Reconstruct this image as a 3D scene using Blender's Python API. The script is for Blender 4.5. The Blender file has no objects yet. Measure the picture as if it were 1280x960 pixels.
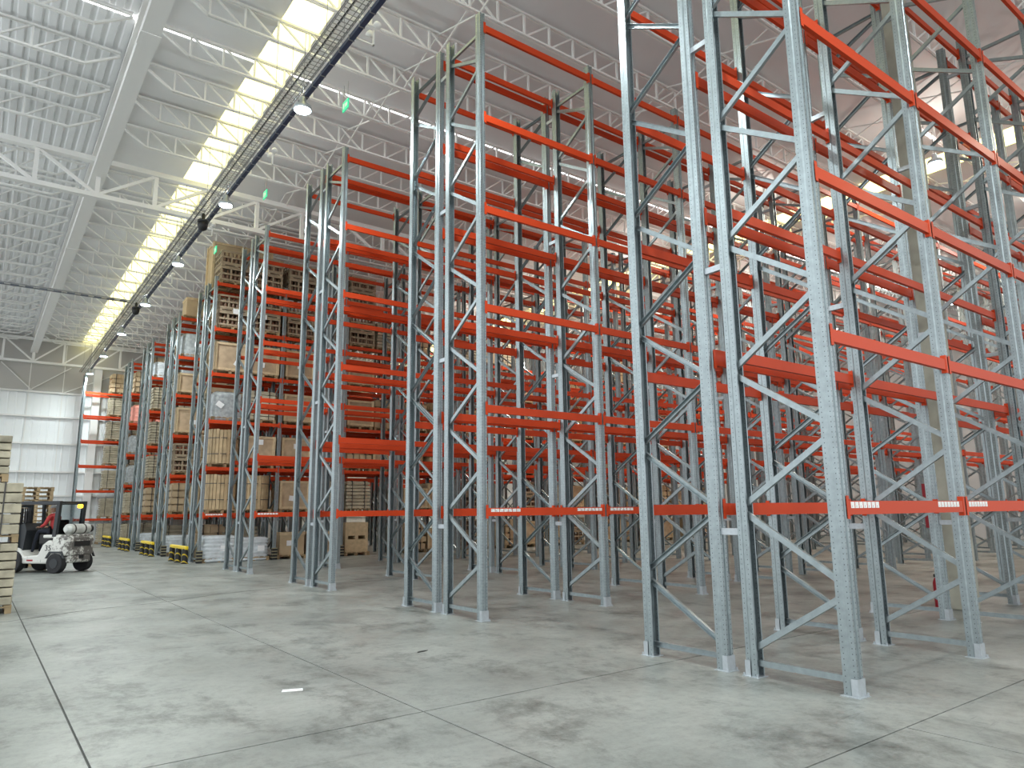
import bpy, math, random
from mathutils import Vector, Matrix
random.seed(7)
S = bpy.context.scene
C = S.collection

# ------------------------------------------------------------------ camera
F_PX, YAW, PITCH, ROLL = 883.3, 0.64492, 0.17883, -0.01195
CAM = Vector((-6.629, -3.637, 1.7))
fwd = Vector((math.sin(YAW)*math.cos(PITCH), math.cos(YAW)*math.cos(PITCH), math.sin(PITCH)))
r0 = Vector((math.cos(YAW), -math.sin(YAW), 0)); u0 = r0.cross(fwd)
right = r0*math.cos(ROLL)+u0*math.sin(ROLL); up = u0*math.cos(ROLL)-r0*math.sin(ROLL)
cd = bpy.data.cameras.new('camera'); cam = bpy.data.objects.new('camera', cd); C.objects.link(cam)
cd.sensor_width = 36; cd.lens = F_PX/1280*36; cd.clip_end = 400; cd.clip_start = 0.05
m = Matrix.Identity(4)
for i in range(3):
    m[i][0], m[i][1], m[i][2], m[i][3] = right[i], up[i], -fwd[i], CAM[i]
cam.matrix_world = m
S.camera = cam

# ------------------------------------------------------------------ world, exposure
w = bpy.data.worlds.new('world'); S.world = w; w.use_nodes = True
bg = w.node_tree.nodes['Background']
bg.inputs[0].default_value = (0.93, 0.97, 1.0, 1); bg.inputs[1].default_value = 1.0
S.view_settings.view_transform = 'Standard'; S.view_settings.look = 'None'
S.view_settings.exposure = 0.75; S.view_settings.gamma = 1
S.view_settings.use_curve_mapping = False
LAMP_W = 125.0          # watts of a high-bay lamp
SKY_E = 1.7             # daylight through the roof lights

# ------------------------------------------------------------------ materials
def mat(name, col, rough=0.5, metal=0.0, noise=None, bump=0.0, spec=0.5, emit=None, rnd=0.0):
    """noise = (scale, strength) mottles the colour, rnd = value spread between objects"""
    M = bpy.data.materials.new(name); M.use_nodes = True
    nt = M.node_tree; b = nt.nodes['Principled BSDF']
    b.inputs['Base Color'].default_value = (*col, 1); b.inputs['Roughness'].default_value = rough
    b.inputs['Metallic'].default_value = metal; b.inputs['Specular IOR Level'].default_value = spec
    if emit:
        b.inputs['Emission Color'].default_value = (*emit[0], 1); b.inputs['Emission Strength'].default_value = emit[1]
    src = None
    if noise or bump:
        tc = nt.nodes.new('ShaderNodeTexCoord'); n = nt.nodes.new('ShaderNodeTexNoise')
        n.inputs['Scale'].default_value = noise[0] if noise else 40; n.inputs['Detail'].default_value = 4
        nt.links.new(tc.outputs['Object'], n.inputs['Vector'])
        if noise:
            mr = nt.nodes.new('ShaderNodeMapRange')
            mr.inputs[1].default_value = 0.25; mr.inputs[2].default_value = 0.75
            mr.inputs[3].default_value = 1-noise[1]; mr.inputs[4].default_value = 1+noise[1]
            nt.links.new(n.outputs['Fac'], mr.inputs[0]); src = mr.outputs[0]
        if bump:
            bp = nt.nodes.new('ShaderNodeBump'); bp.inputs['Strength'].default_value = bump
            nt.links.new(n.outputs['Fac'], bp.inputs['Height']); nt.links.new(bp.outputs[0], b.inputs['Normal'])
    if rnd:
        oi = nt.nodes.new('ShaderNodeObjectInfo'); mr2 = nt.nodes.new('ShaderNodeMapRange')
        mr2.inputs[3].default_value = 1-rnd; mr2.inputs[4].default_value = 1+rnd
        nt.links.new(oi.outputs['Random'], mr2.inputs[0])
        if src:
            mm = nt.nodes.new('ShaderNodeMath'); mm.operation = 'MULTIPLY'
            nt.links.new(src, mm.inputs[0]); nt.links.new(mr2.outputs[0], mm.inputs[1]); src = mm.outputs[0]
        else: src = mr2.outputs[0]
    if src:
        hs = nt.nodes.new('ShaderNodeHueSaturation'); hs.inputs['Color'].default_value = (*col, 1)
        nt.links.new(src, hs.inputs['Value']); nt.links.new(hs.outputs[0], b.inputs['Base Color'])
    return M

def stripes(name, c1, c2, scale, axis=(0, 0, 1), rough=0.5, duty=0.5):
    M = mat(name, c1, rough); nt = M.node_tree; b = nt.nodes['Principled BSDF']
    tc = nt.nodes.new('ShaderNodeTexCoord'); dp = nt.nodes.new('ShaderNodeVectorMath'); dp.operation = 'DOT_PRODUCT'
    dp.inputs[1].default_value = axis; nt.links.new(tc.outputs['Object'], dp.inputs[0])
    a = nt.nodes.new('ShaderNodeMath'); a.operation = 'MULTIPLY'; a.inputs[1].default_value = scale
    nt.links.new(dp.outputs['Value'], a.inputs[0])
    f = nt.nodes.new('ShaderNodeMath'); f.operation = 'FRACT'; nt.links.new(a.outputs[0], f.inputs[0])
    g = nt.nodes.new('ShaderNodeMath'); g.operation = 'GREATER_THAN'; g.inputs[1].default_value = duty
    nt.links.new(f.outputs[0], g.inputs[0])
    mx = nt.nodes.new('ShaderNodeMix'); mx.data_type = 'RGBA'
    mx.inputs[6].default_value = (*c1, 1); mx.inputs[7].default_value = (*c2, 1)
    nt.links.new(g.outputs[0], mx.inputs[0]); nt.links.new(mx.outputs[2], b.inputs['Base Color'])
    return M

M = {}
M['galv'] = mat('galvanised steel', (0.315, 0.365, 0.38), 0.36, 0.72, (14, 0.13))
M['plate'] = mat('bright zinc plate', (0.46, 0.50, 0.53), 0.4, 0.5, (20, 0.1))
M['red'] = mat('orange red enamel', (0.56, 0.055, 0.013), 0.42, 0, None, spec=0.22, rnd=0.10)
M['white_steel'] = mat('white painted steel', (0.82, 0.82, 0.80), 0.5)
M['deck'] = mat('roof sheet', (0.76, 0.77, 0.78), 0.5, 0.0, (0.5, 0.05))
M['wall'] = mat('white wall sheet', (0.84, 0.87, 0.88), 0.5)
M['upper_clad'] = mat('grey beige cladding', (0.50, 0.49, 0.47), 0.6)
M['concrete_wall'] = mat('grey cladding', (0.45, 0.45, 0.46), 0.7)
M['column'] = mat('cast concrete', (0.36, 0.35, 0.29), 0.8, 0, (3, 0.2), 0.1)
M['dark'] = mat('dark joint', (0.09, 0.09, 0.085), 0.9)
M['tray'] = mat('zinc cable tray', (0.30, 0.31, 0.32), 0.45, 0.6)
M['trunk'] = mat('dark blue trunking', (0.03, 0.05, 0.10), 0.4)
M['black'] = mat('black plastic', (0.012, 0.012, 0.013), 0.5)
M['rubber'] = mat('black rubber', (0.018, 0.018, 0.02), 0.8, 0, (30, 0.3))
M['skylight'] = mat('yellowed roof light', (0.9, 0.86, 0.6), 0.6, emit=((1.0, 0.91, 0.34), SKY_E))
M['skylight2'] = mat('clear roof light', (0.9, 0.9, 0.9), 0.6, emit=((1.0, 0.99, 0.97), SKY_E*2.0))
M['lens'] = mat('lamp lens', (0.9, 0.95, 1), 0.3, emit=((0.72, 0.95, 1.0), 14.0))
M['lamp'] = mat('lamp housing', (0.5, 0.55, 0.58), 0.4, 0.5)
M['green'] = mat('exit green', (0.02, 0.45, 0.22), 0.4, emit=((0.05, 0.9, 0.45), 0.35))
M['white'] = mat('white print', (0.8, 0.8, 0.8), 0.5)
M['paper'] = mat('white paper', (0.82, 0.83, 0.84), 0.6)
M['pallet'] = mat('pallet wood', (0.34, 0.25, 0.14), 0.8, 0, (6, 0.3), rnd=0.15)
M['plywood'] = mat('plywood', (0.47, 0.35, 0.23), 0.7, 0, (4, 0.2), rnd=0.12)
M['pine'] = mat('pine batten', (0.58, 0.45, 0.28), 0.7, 0, (8, 0.15))
M['kraft'] = mat('brown kraft', (0.46, 0.34, 0.20), 0.75, 0, (5, 0.18), rnd=0.12)
M['carton'] = mat('cardboard', (0.50, 0.38, 0.24), 0.75, 0, (3, 0.1), rnd=0.14)
M['palewood'] = mat('weathered boards', (0.47, 0.42, 0.31), 0.8, 0, (5, 0.22), rnd=0.15)
M['cagewood'] = mat('aged crate slats', (0.33, 0.26, 0.18), 0.8, 0, (6, 0.25), rnd=0.15)
M['oldwood'] = mat('greyed green timber', (0.37, 0.335, 0.25), 0.8, 0, (5, 0.3), rnd=0.2)
M['brown'] = mat('brown jars', (0.16, 0.09, 0.055), 0.35, 0, (9, 0.5))
M['film'] = mat('white shrink film', (0.60, 0.65, 0.68), 0.25, 0, (7, 0.16), 0.35)
M['greyfilm'] = mat('grey shrink film', (0.36, 0.39, 0.40), 0.22, 0, (9, 0.3), 0.4)
M['pink'] = mat('pink shrink film', (0.85, 0.33, 0.26), 0.3, 0, (7, 0.15), 0.3)
M['strap'] = mat('dark strap', (0.06, 0.055, 0.05), 0.5)
M['yellow'] = mat('safety yellow', (0.80, 0.58, 0.02), 0.45)
M['chevron'] = stripes('black and yellow stripes', (0.015, 0.015, 0.015), (0.55, 0.40, 0.02), 5.5, (0.5, 0.7, 0.75), duty=0.80)
M['ringed'] = stripes('black with pale rings', (0.015, 0.015, 0.015), (0.40, 0.36, 0.22), 9, duty=0.78)
M['fork_white'] = mat('scuffed white paint', (0.62, 0.62, 0.58), 0.4, 0, None)
M['fork_dark'] = mat('charcoal paint', (0.02, 0.024, 0.028), 0.45)
M['glass'] = mat('cab glass', (0.5, 0.55, 0.56), 0.1)
M['skin'] = mat('skin', (0.42, 0.25, 0.17), 0.6)
M['jacket'] = mat('red jacket', (0.45, 0.045, 0.045), 0.8)
M['trousers'] = mat('navy trousers', (0.012, 0.015, 0.025), 0.9)
M['cap'] = mat('grey cap', (0.35, 0.35, 0.36), 0.8)
M['amber'] = mat('amber beacon', (0.9, 0.5, 0.02), 0.3, emit=((1, 0.62, 0.05), 1.2))
M['fire_red'] = mat('fire red', (0.32, 0.008, 0.02), 0.5)
M['gas'] = mat('gas bottle paint', (0.55, 0.56, 0.53), 0.35, 0.2, (6, 0.2))
gl = M['glass'].node_tree.nodes['Principled BSDF']; gl.inputs['Transmission Weight'].default_value = 1; gl.inputs['IOR'].default_value = 1.05

def post_holes():
    """rows of small dark punched holes on the flanges and face of a rack post"""
    nt = M['galv'].node_tree; b = nt.nodes['Principled BSDF']
    M['post'] = M['galv'].copy(); M['post'].name = 'punched galvanised steel'
    nt = M['post'].node_tree; b = nt.nodes['Principled BSDF']
    old = b.inputs['Base Color'].links[0].from_socket
    tc = nt.nodes.new('ShaderNodeTexCoord'); sx = nt.nodes.new('ShaderNodeSeparateXYZ'); nt.links.new(tc.outputs['Object'], sx.inputs[0])
    def math_(op, a, b_=None, c=None):
        n = nt.nodes.new('ShaderNodeMath'); n.operation = op
        for i, v in enumerate((a, b_, c)):
            if v is None: continue
            if isinstance(v, (int, float)): n.inputs[i].default_value = v
            else: nt.links.new(v, n.inputs[i])
        return n.outputs[0]
    z = math_('SUBTRACT', math_('FRACT', math_('MULTIPLY', sx.outputs['Z'], 20.0)), 0.5)     # 50 mm pitch
    z = math_('MULTIPLY', z, 0.05)
    def near(sock, v, half):
        return math_('SUBTRACT', math_('ABSOLUTE', math_('SUBTRACT', sock, v)), 0.0)
    def hole(sock, v, r):
        d = math_('SUBTRACT', sock, v)
        return math_('LESS_THAN', math_('ADD', math_('MULTIPLY', d, d), math_('MULTIPLY', math_('MULTIPLY', z, z), 0.55)), r*r)
    h = math_('MAXIMUM', hole(sx.outputs['Y'], 0.026, 0.0045), hole(sx.outputs['Y'], 0.108, 0.0045))
    side = math_('GREATER_THAN', math_('ABSOLUTE', sx.outputs['X']), 0.046)
    h = math_('MULTIPLY', h, side)
    ax = math_('ABSOLUTE', sx.outputs['X'])
    f = math_('MULTIPLY', hole(ax, 0.037, 0.005), math_('LESS_THAN', sx.outputs['Y'], 0.004))
    h = math_('MAXIMUM', h, f)
    mx = nt.nodes.new('ShaderNodeMix'); mx.data_type = 'RGBA'; mx.inputs[7].default_value = (0.07, 0.08, 0.09, 1)
    nt.links.new(h, mx.inputs[0]); nt.links.new(old, mx.inputs[6]); nt.links.new(mx.outputs[2], b.inputs['Base Color'])
    mt = math_('MULTIPLY', math_('SUBTRACT', 1.0, h), 0.72); nt.links.new(mt, b.inputs['Metallic'])
post_holes()

def floor_mat():
    m_ = mat('floor concrete', (0.3, 0.31, 0.3), 0.4); nt = m_.node_tree; b = nt.nodes['Principled BSDF']
    tc = nt.nodes.new('ShaderNodeTexCoord')
    def noise(scale, det, rough=0.55, sc=(1, 1, 1), dist=0.0):
        mp = nt.nodes.new('ShaderNodeMapping'); mp.inputs['Scale'].default_value = sc
        nt.links.new(tc.outputs['Object'], mp.inputs[0])
        n = nt.nodes.new('ShaderNodeTexNoise'); n.inputs['Scale'].default_value = scale; n.inputs['Detail'].default_value = det
        n.inputs['Roughness'].default_value = rough; n.inputs['Distortion'].default_value = dist
        nt.links.new(mp.outputs[0], n.inputs['Vector']); return n.outputs['Fac']
    def ramp(src, pts):
        r = nt.nodes.new('ShaderNodeValToRGB'); e = r.color_ramp.elements
        while len(e) < len(pts): e.new(0.5)
        for el, (p, c) in zip(e, pts): el.position = p; el.color = (*c, 1)
        nt.links.new(src, r.inputs[0]); return r.outputs[0]
    def mul(a, c, fac=1.0):
        mx = nt.nodes.new('ShaderNodeMix'); mx.data_type = 'RGBA'; mx.blend_type = 'MULTIPLY'; mx.inputs[0].default_value = fac
        nt.links.new(a, mx.inputs[6]); nt.links.new(c, mx.inputs[7]); return mx.outputs[2]
    c = ramp(noise(0.55, 5, 0.6), [(0.3, (0.205, 0.22, 0.205)), (0.7, (0.355, 0.37, 0.345))])
    c = mul(c, ramp(noise(1.0, 12, 0.80, (1.0, 0.7, 1), 0.15), [(0.36, (0.34, 0.35, 0.34)), (0.50, (0.90, 0.90, 0.90)), (1, (1, 1, 1))]))
    c = mul(c, ramp(noise(9, 10, 0.85), [(0.28, (0.66, 0.66, 0.66)), (0.55, (1.04, 1.04, 1.04))]))
    c = mul(c, ramp(noise(3.0, 8, 0.75, (0.25, 2.2, 1), 0.4), [(0.30, (0.55, 0.55, 0.55)), (0.40, (1, 1, 1))]))
    nt.links.new(c, b.inputs['Base Color'])
    rr = nt.nodes.new('ShaderNodeMapRange'); rr.inputs[1].default_value = 0.3; rr.inputs[2].default_value = 0.7
    rr.inputs[3].default_value = 0.30; rr.inputs[4].default_value = 0.52
    nt.links.new(noise(0.8, 6, 0.6), rr.inputs[0]); nt.links.new(rr.outputs[0], b.inputs['Roughness'])
    return m_
M['floor'] = floor_mat()

def scuff_mat():
    nt = M['fork_white'].node_tree; b = nt.nodes['Principled BSDF']
    tc = nt.nodes.new('ShaderNodeTexCoord'); n = nt.nodes.new('ShaderNodeTexNoise'); n.inputs['Scale'].default_value = 4.5
    n.inputs['Detail'].default_value = 8; n.inputs['Roughness'].default_value = 0.75
    nt.links.new(tc.outputs['Object'], n.inputs['Vector'])
    sx = nt.nodes.new('ShaderNodeSeparateXYZ'); nt.links.new(tc.outputs['Object'], sx.inputs[0])
    mr = nt.nodes.new('ShaderNodeMapRange'); mr.inputs[1].default_value = -0.2; mr.inputs[2].default_value = -0.9
    mr.inputs[3].default_value = 0.0; mr.inputs[4].default_value = 0.16; nt.links.new(sx.outputs['X'], mr.inputs[0])
    ad = nt.nodes.new('ShaderNodeMath'); nt.links.new(n.outputs['Fac'], ad.inputs[0]); nt.links.new(mr.outputs[0], ad.inputs[1])
    r = nt.nodes.new('ShaderNodeValToRGB'); e = r.color_ramp.elements
    e[0].position = 0.60; e[0].color = (0.62, 0.62, 0.58, 1); e[1].position = 0.66; e[1].color = (0.13, 0.12, 0.11, 1)
    nt.links.new(ad.outputs[0], r.inputs[0]); nt.links.new(r.outputs[0], b.inputs['Base Color'])
scuff_mat()

def label_mat():
    m_ = mat('printed rack label', (0.82, 0.82, 0.8), 0.5); nt = m_.node_tree; b = nt.nodes['Principled BSDF']
    tc = nt.nodes.new('ShaderNodeTexCoord'); n = nt.nodes.new('ShaderNodeTexNoise'); n.inputs['Scale'].default_value = 42
    n.inputs['Detail'].default_value = 1
    nt.links.new(tc.outputs['Object'], n.inputs['Vector'])
    r = nt.nodes.new('ShaderNodeValToRGB'); e = r.color_ramp.elements
    e[0].position = 0.62; e[0].color = (0.82, 0.82, 0.8, 1); e[1].position = 0.66; e[1].color = (0.3, 0.3, 0.3, 1)
    nt.links.new(n.outputs['Fac'], r.inputs[0]); nt.links.new(r.outputs[0], b.inputs['Base Color'])
    return m_
M['label'] = label_mat()

# ------------------------------------------------------------------ mesh helpers
class MB:
    def __init__(s): s.v = []; s.f = []
    def add(s, vs, fs):
        o = len(s.v); s.v += [tuple(x) for x in vs]; s.f += [tuple(i+o for i in f) for f in fs]; return s
    def box(s, x0, x1, y0, y1, z0, z1):
        return s.add([(x0, y0, z0), (x1, y0, z0), (x1, y1, z0), (x0, y1, z0), (x0, y0, z1), (x1, y0, z1), (x1, y1, z1), (x0, y1, z1)],
                     [(0, 3, 2, 1), (4, 5, 6, 7), (0, 1, 5, 4), (1, 2, 6, 5), (2, 3, 7, 6), (3, 0, 4, 7)])
    def cbox(s, cx, cy, cz, sx, sy, sz): return s.box(cx-sx/2, cx+sx/2, cy-sy/2, cy+sy/2, cz-sz/2, cz+sz/2)
    def bar(s, a, b, wx, wy, side=(1, 0, 0)):
        """box from a to b, wx wide along 'side', wy across"""
        a = Vector(a); b = Vector(b); d = (b-a).normalized(); sd = Vector(side); sd = (sd-d*sd.dot(d)).normalized(); t = d.cross(sd)
        vs = [p+sd*(wx/2*i)+t*(wy/2*j) for p in (a, b) for i, j in ((-1, -1), (1, -1), (1, 1), (-1, 1))]
        return s.add(vs, [(0, 3, 2, 1), (4, 5, 6, 7), (0, 1, 5, 4), (1, 2, 6, 5), (2, 3, 7, 6), (3, 0, 4, 7)])
    def cyl(s, a, b, r, n=12, r2=None):
        a = Vector(a); b = Vector(b); d = (b-a).normalized(); sd = d.orthogonal().normalized(); t = d.cross(sd); r2 = r if r2 is None else r2
        vs = [a+(sd*math.cos(2*math.pi*i/n)+t*math.sin(2*math.pi*i/n))*r for i in range(n)] + [b+(sd*math.cos(2*math.pi*i/n)+t*math.sin(2*math.pi*i/n))*r2 for i in range(n)]
        fs = [(i, (i+1) % n, n+(i+1) % n, n+i) for i in range(n)] + [tuple(range(n-1, -1, -1)), tuple(range(n, 2*n))]
        return s.add(vs, fs)
    def prism(s, pts, axis, lo, hi):
        """pts polygon in the two other axes, extruded along axis"""
        def P(p, t): return {'x': (t, p[0], p[1]), 'y': (p[0], t, p[1]), 'z': (p[0], p[1], t)}[axis]
        n = len(pts); vs = [P(p, lo) for p in pts]+[P(p, hi) for p in pts]
        return s.add(vs, [(i, (i+1) % n, n+(i+1) % n, n+i) for i in range(n)] + [tuple(range(n-1, -1, -1)), tuple(range(n, 2*n))])
    def lathe(s, prof, n=16, c=(0, 0, 0)):
        k = len(prof); vs = [(c[0]+r*math.cos(2*math.pi*i/n), c[1]+r*math.sin(2*math.pi*i/n), c[2]+z) for r, z in prof for i in range(n)]
        fs = [(j*n+i, j*n+(i+1) % n, (j+1)*n+(i+1) % n, (j+1)*n+i) for j in range(k-1) for i in range(n)]
        fs += [tuple(range(n-1, -1, -1)), tuple(range((k-1)*n, k*n))]
        return s.add(vs, fs)
    def mesh(s, name, material, smooth=False, recalc=True):
        me = bpy.data.meshes.new(name); me.from_pydata(s.v, [], s.f)
        if recalc:
            import bmesh
            bm = bmesh.new(); bm.from_mesh(me); bmesh.ops.recalc_face_normals(bm, faces=bm.faces); bm.to_mesh(me); bm.free()
        me.materials.append(M[material] if isinstance(material, str) else material)
        if smooth: me.polygons.foreach_set('use_smooth', [True]*len(me.polygons))
        return me

def put(name, mesh, parent=None, loc=(0, 0, 0), rz=0.0, rot=None, scale=None):
    o = bpy.data.objects.new(name, mesh); C.objects.link(o)
    if parent: o.parent = parent
    o.location = loc
    if rot: o.rotation_euler = rot
    elif rz: o.rotation_euler = (0, 0, rz)
    if scale: o.scale = scale
    return o
def thing(name, label, cat, loc=(0, 0, 0), rz=0.0, group=None):
    o = put(name, None, None, loc, rz); tag(o, label, cat, group); return o
def tag(o, label, cat=None, group=None, kind=None):
    o['label'] = label
    if cat: o['category'] = cat
    if group: o['group'] = group
    if kind: o['kind'] = kind
    return o
def bevel(o, w=0.02, seg=2):
    b = o.modifiers.new('bevel', 'BEVEL'); b.width = w; b.segments = seg; b.limit_method = 'ANGLE'; return o

# ------------------------------------------------------------------ rack grid (metres)
D, SP, PITCH_Y, BAY, H = 1.045, 0.3654, 6.0234, 2.7106, 10.80
UY = (0.0, D, D+SP, 2*D+SP)
LEVELS = (1.70, 3.40, 5.15, 6.95, 8.70, 10.50)
RACKS = 8
BAYS = (8, 11, 12, 12, 12, 7, 6, 6)
XR, YB, YF, XL = 37.0, 50.6, -12.0, -15.0      # hall limits; left edge pulled in and left open to let outside light in
ROOF = 13.28

# ------------------------------------------------------------------ floor
fl = put('floor', MB().box(XL-10, XR+0.3, YF-14, YB+0.3, -0.3, -0.012).mesh('floor_bed', 'dark'))
tag(fl, 'grey polished concrete warehouse floor with saw-cut joints', kind='structure')
XS_ROW = ([XL-10, -10.8, -8.31, -5.82, -3.335, -0.62, 1.9, XR+0.3], [XL-10, -8.31, -5.82, -3.335, XR+0.3])
def crack(x): return 11.3+0.43*max(0.0, min(5.5, x+6.1))+0.10*math.sin(x*2.3)
ys = [YF-14, -0.73, 2.08, 'crack', YB+0.3]
for j in range(len(ys)-1):
    xs = XS_ROW[0 if j == 0 else 1]
    for i in range(len(xs)-1):
        g = 0.007
        x0, x1 = xs[i]+(0.009 if xs[i] == -5.82 else g), xs[i+1]-(0.009 if xs[i+1] == -5.82 else g)
        n = 14 if x1-x0 < 8 else 40
        lo = [(x0+(x1-x0)*k/n) for k in range(n+1)]
        def yy(v, x, s): return (crack(x)+s*0.03) if v == 'crack' else v+s*(0.010 if v == 2.08 else g)
        bot = [(x, yy(ys[j], x, 1)) for x in lo]; top = [(x, yy(ys[j+1], x, -1)) for x in reversed(lo)]
        put('floor_slab', MB().prism(bot+top, 'z', -0.012, 0.0).mesh('floor_slab', 'floor'), fl)

# ------------------------------------------------------------------ walls
wb = MB(); pts = []
x = XL
while x < XR:
    pts += [(x, 0.0), (x+0.33, 0.0), (x+0.36, -0.02), (x+0.42, -0.02), (x+0.45, 0.0)]; x += 0.45
for a, b in zip(pts[:-1], pts[1:]):
    wb.add([(a[0], YB+a[1], 0), (b[0], YB+b[1], 0), (b[0], YB+b[1], ROOF+0.1), (a[0], YB+a[1], ROOF+0.1)], [(0, 1, 2, 3)])
wb.box(XL, XR, YB+0.02, YB+0.22, 0, ROOF+0.1)
wall_b = put('wall_back', wb.mesh('wall_back', 'wall', recalc=False)); tag(wall_b, 'white ribbed sheet end wall with horizontal girts', kind='structure')
put('upper_cladding', MB().box(XL, XR, YB-0.045, YB-0.025, 9.75, ROOF).mesh('upper_cladding', 'upper_clad'), wall_b)
for z in (1.5, 3.04, 4.55, 6.35, 8.07, 9.65):
    put('girt', MB().box(XL, XR, YB-0.22, YB-0.04, z-0.05, z+0.05).mesh('girt', 'white_steel'), wall_b)
for x in (-14.7, -0.85, 9.5, 23.3):
    put('wall_column', MB().box(x-0.22, x+0.22, YB-0.5, YB-0.04, 0, 11.4).mesh('wall_column', 'white_steel'), wall_b)
for x in (-9.5, -6.5, -4.6, -2.75):
    put('sheet_joint', MB().box(x-0.025, x+0.025, YB-0.06, YB-0.036, 0, ROOF-0.4).mesh('sheet_joint', 'white_steel'), wall_b)
for a, b in (((-6.2, 11.4), (-4.4, 9.7)), ((-2.4, 11.4), (-4.6, 9.7)), ((0.2, 11.2), (-2.7, 9.7)), ((-6.4, 11.4), (-8.4, 9.7))):
    put('wall_brace', MB().bar((a[0], YB-0.13, a[1]), (b[0], YB-0.13, b[1]), 0.06, 0.06, (0, 1, 0)).mesh('wall_brace', 'white_steel'), wall_b)
wr = put('wall_right', MB().box(XR, XR+0.2, YF, YB+0.2, 0, ROOF+0.1).mesh('wall_right', 'concrete_wall'))
tag(wr, 'grey side wall beyond the far rack ends', kind='structure')

# ------------------------------------------------------------------ roof: deck, roof lights, joists, girders
BEAM_X = -4.55
SKX = ((-1.92, -1.0), (18.0, 19.3)); SKY_STRIP_Y = (13.42, 13.62)
deck = MB()
def deck_run(x0, x1, y0, y1):
    if x0 > SKX[0][0]:
        deck.add([(x0, y0, ROOF), (x1, y0, ROOF), (x1, y1, ROOF), (x0, y1, ROOF)], [(0, 3, 2, 1)]); return
    n = max(1, round((x1-x0)/0.30)); st = (x1-x0)/n
    for i in range(n):
        a = x0+i*st
        prof = [(a, ROOF), (a+st*0.5, ROOF), (a+st*0.6, ROOF+0.045), (a+st*0.9, ROOF+0.045), (a+st, ROOF)]
        for p, q in zip(prof[:-1], prof[1:]):
            deck.add([(p[0], y0, p[1]), (q[0], y0, q[1]), (q[0], y1, q[1]), (p[0], y1, p[1])], [(0, 3, 2, 1)])
for y0, y1 in ((YF, SKY_STRIP_Y[0]), (SKY_STRIP_Y[1], YB+0.2)):
    deck_run(XL, BEAM_X, y0, y1); deck.add([(BEAM_X, y0, ROOF), (SKX[0][0], y0, ROOF), (SKX[0][0], y1, ROOF), (BEAM_X, y1, ROOF)], [(0, 3, 2, 1)]); deck_run(SKX[0][1], SKX[1][0], y0, y1); deck_run(SKX[1][1], XR+0.2, y0, y1)
deck.box(XL, SKX[0][0], YF, SKY_STRIP_Y[0], ROOF+0.10, ROOF+0.16).box(XL, SKX[0][0], SKY_STRIP_Y[1], YB+.2, ROOF+0.10, ROOF+0.16)
deck.box(SKX[0][1], SKX[1][0], YF, SKY_STRIP_Y[0], ROOF+0.10, ROOF+0.16).box(SKX[0][1], SKX[1][0], SKY_STRIP_Y[1], YB+.2, ROOF+0.10, ROOF+0.16)
deck.box(SKX[1][1], XR+.2, YF, SKY_STRIP_Y[0], ROOF+0.10, ROOF+0.16).box(SKX[1][1], XR+.2, SKY_STRIP_Y[1], YB+.2, ROOF+0.10, ROOF+0.16)
ceil = put('ceiling', deck.mesh('roof_deck', 'deck', recalc=False)); tag(ceil, 'pale ribbed metal roof deck on white lattice joists', kind='structure')
JP, GY = 1.78, 20.4                                    # joist pitch, the girder line
JY = [GY+JP*k for k in range(-17, 17) if k != 0 and GY+JP*k > YF+0.5 and GY+JP*k < YB-0.8]
edges = [YF]+sorted(JY+[GY])+[YB]
skm = {}
for (a, b) in SKX:
    for y0, y1 in zip(edges[:-1], edges[1:]):
        key = (round(b-a, 3), round(y1-y0, 3))
        if key not in skm: skm[key] = MB().box(0, b-a, 0.02, y1-y0-0.02, ROOF+0.03, ROOF+0.05).mesh('roof_light', 'skylight')
        tag(put('roof_light', skm[key], ceil, (a, y0, 0)), 'bright yellowish translucent roof light panel')
for a, b in ((XL, SKX[0][0]), (SKX[0][1], SKX[1][0]), (SKX[1][1], XR)):
    tag(put('strip_roof_light', MB().box(a, b, *SKY_STRIP_Y, ROOF+0.03, ROOF+0.05).mesh('strip_roof_light', 'skylight2'), ceil), 'narrow white roof light strip running across the joists')

ZB, ZT, PAN = 12.60, 13.20, 0.76
def joist_ranges():           # the joists stop at the main beam: left of it and right of it
    return ((XL, BEAM_X-0.25), (BEAM_X+0.25, XR))
def joist_chords():
    m_ = MB()
    for a, b in joist_ranges():
        ka, kb = a+0.75, b-0.75
        for dy in (-0.035, 0.035):
            m_.box(a, b, dy-0.022, dy+0.022, ZT-0.045, ZT+0.005)
            m_.box(ka, kb, dy-0.022, dy+0.022, ZB-0.005, ZB+0.04)
        m_.bar((ka, 0, ZB+0.02), (a, 0, ZT-0.1), 0.07, 0.05, (0, 1, 0)).bar((kb, 0, ZB+0.02), (b, 0, ZT-0.1), 0.07, 0.05, (0, 1, 0))
    return m_
FLIP = 1.6
def web(x):                   # returns the post at x and the diagonal of the panel right of it
    post = ((x, 0, ZB+0.02), (x, 0, ZT-0.02))
    dia = ((x+0.04, 0, ZT-0.03), (x+PAN-0.04, 0, ZB+0.03)) if (BEAM_X < x < FLIP) or x < -16 else ((x+0.04, 0, ZB+0.03), (x+PAN-0.04, 0, ZT-0.03))
    return post, dia
def web_xs():
    out = []
    for a, b in joist_ranges():
        x_ = a+0.78
        while x_ < b-1.2: out.append(x_); x_ += PAN
    return out
WX = web_xs()
near_lo, near_hi = -8.2, 8.0
full = joist_chords(); part_ = joist_chords()
for x in WX:
    p, d_ = web(x)
    for mb in ((full,) if near_lo < x < near_hi else (full, part_)):
        mb.bar(*p, 0.05, 0.045, (0, 1, 0)); mb.bar(*d_, 0.045, 0.04, (0, 1, 0))
me_full = full.mesh('joist_lattice', 'white_steel'); me_part = part_.mesh('joist_chords', 'white_steel')
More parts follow.
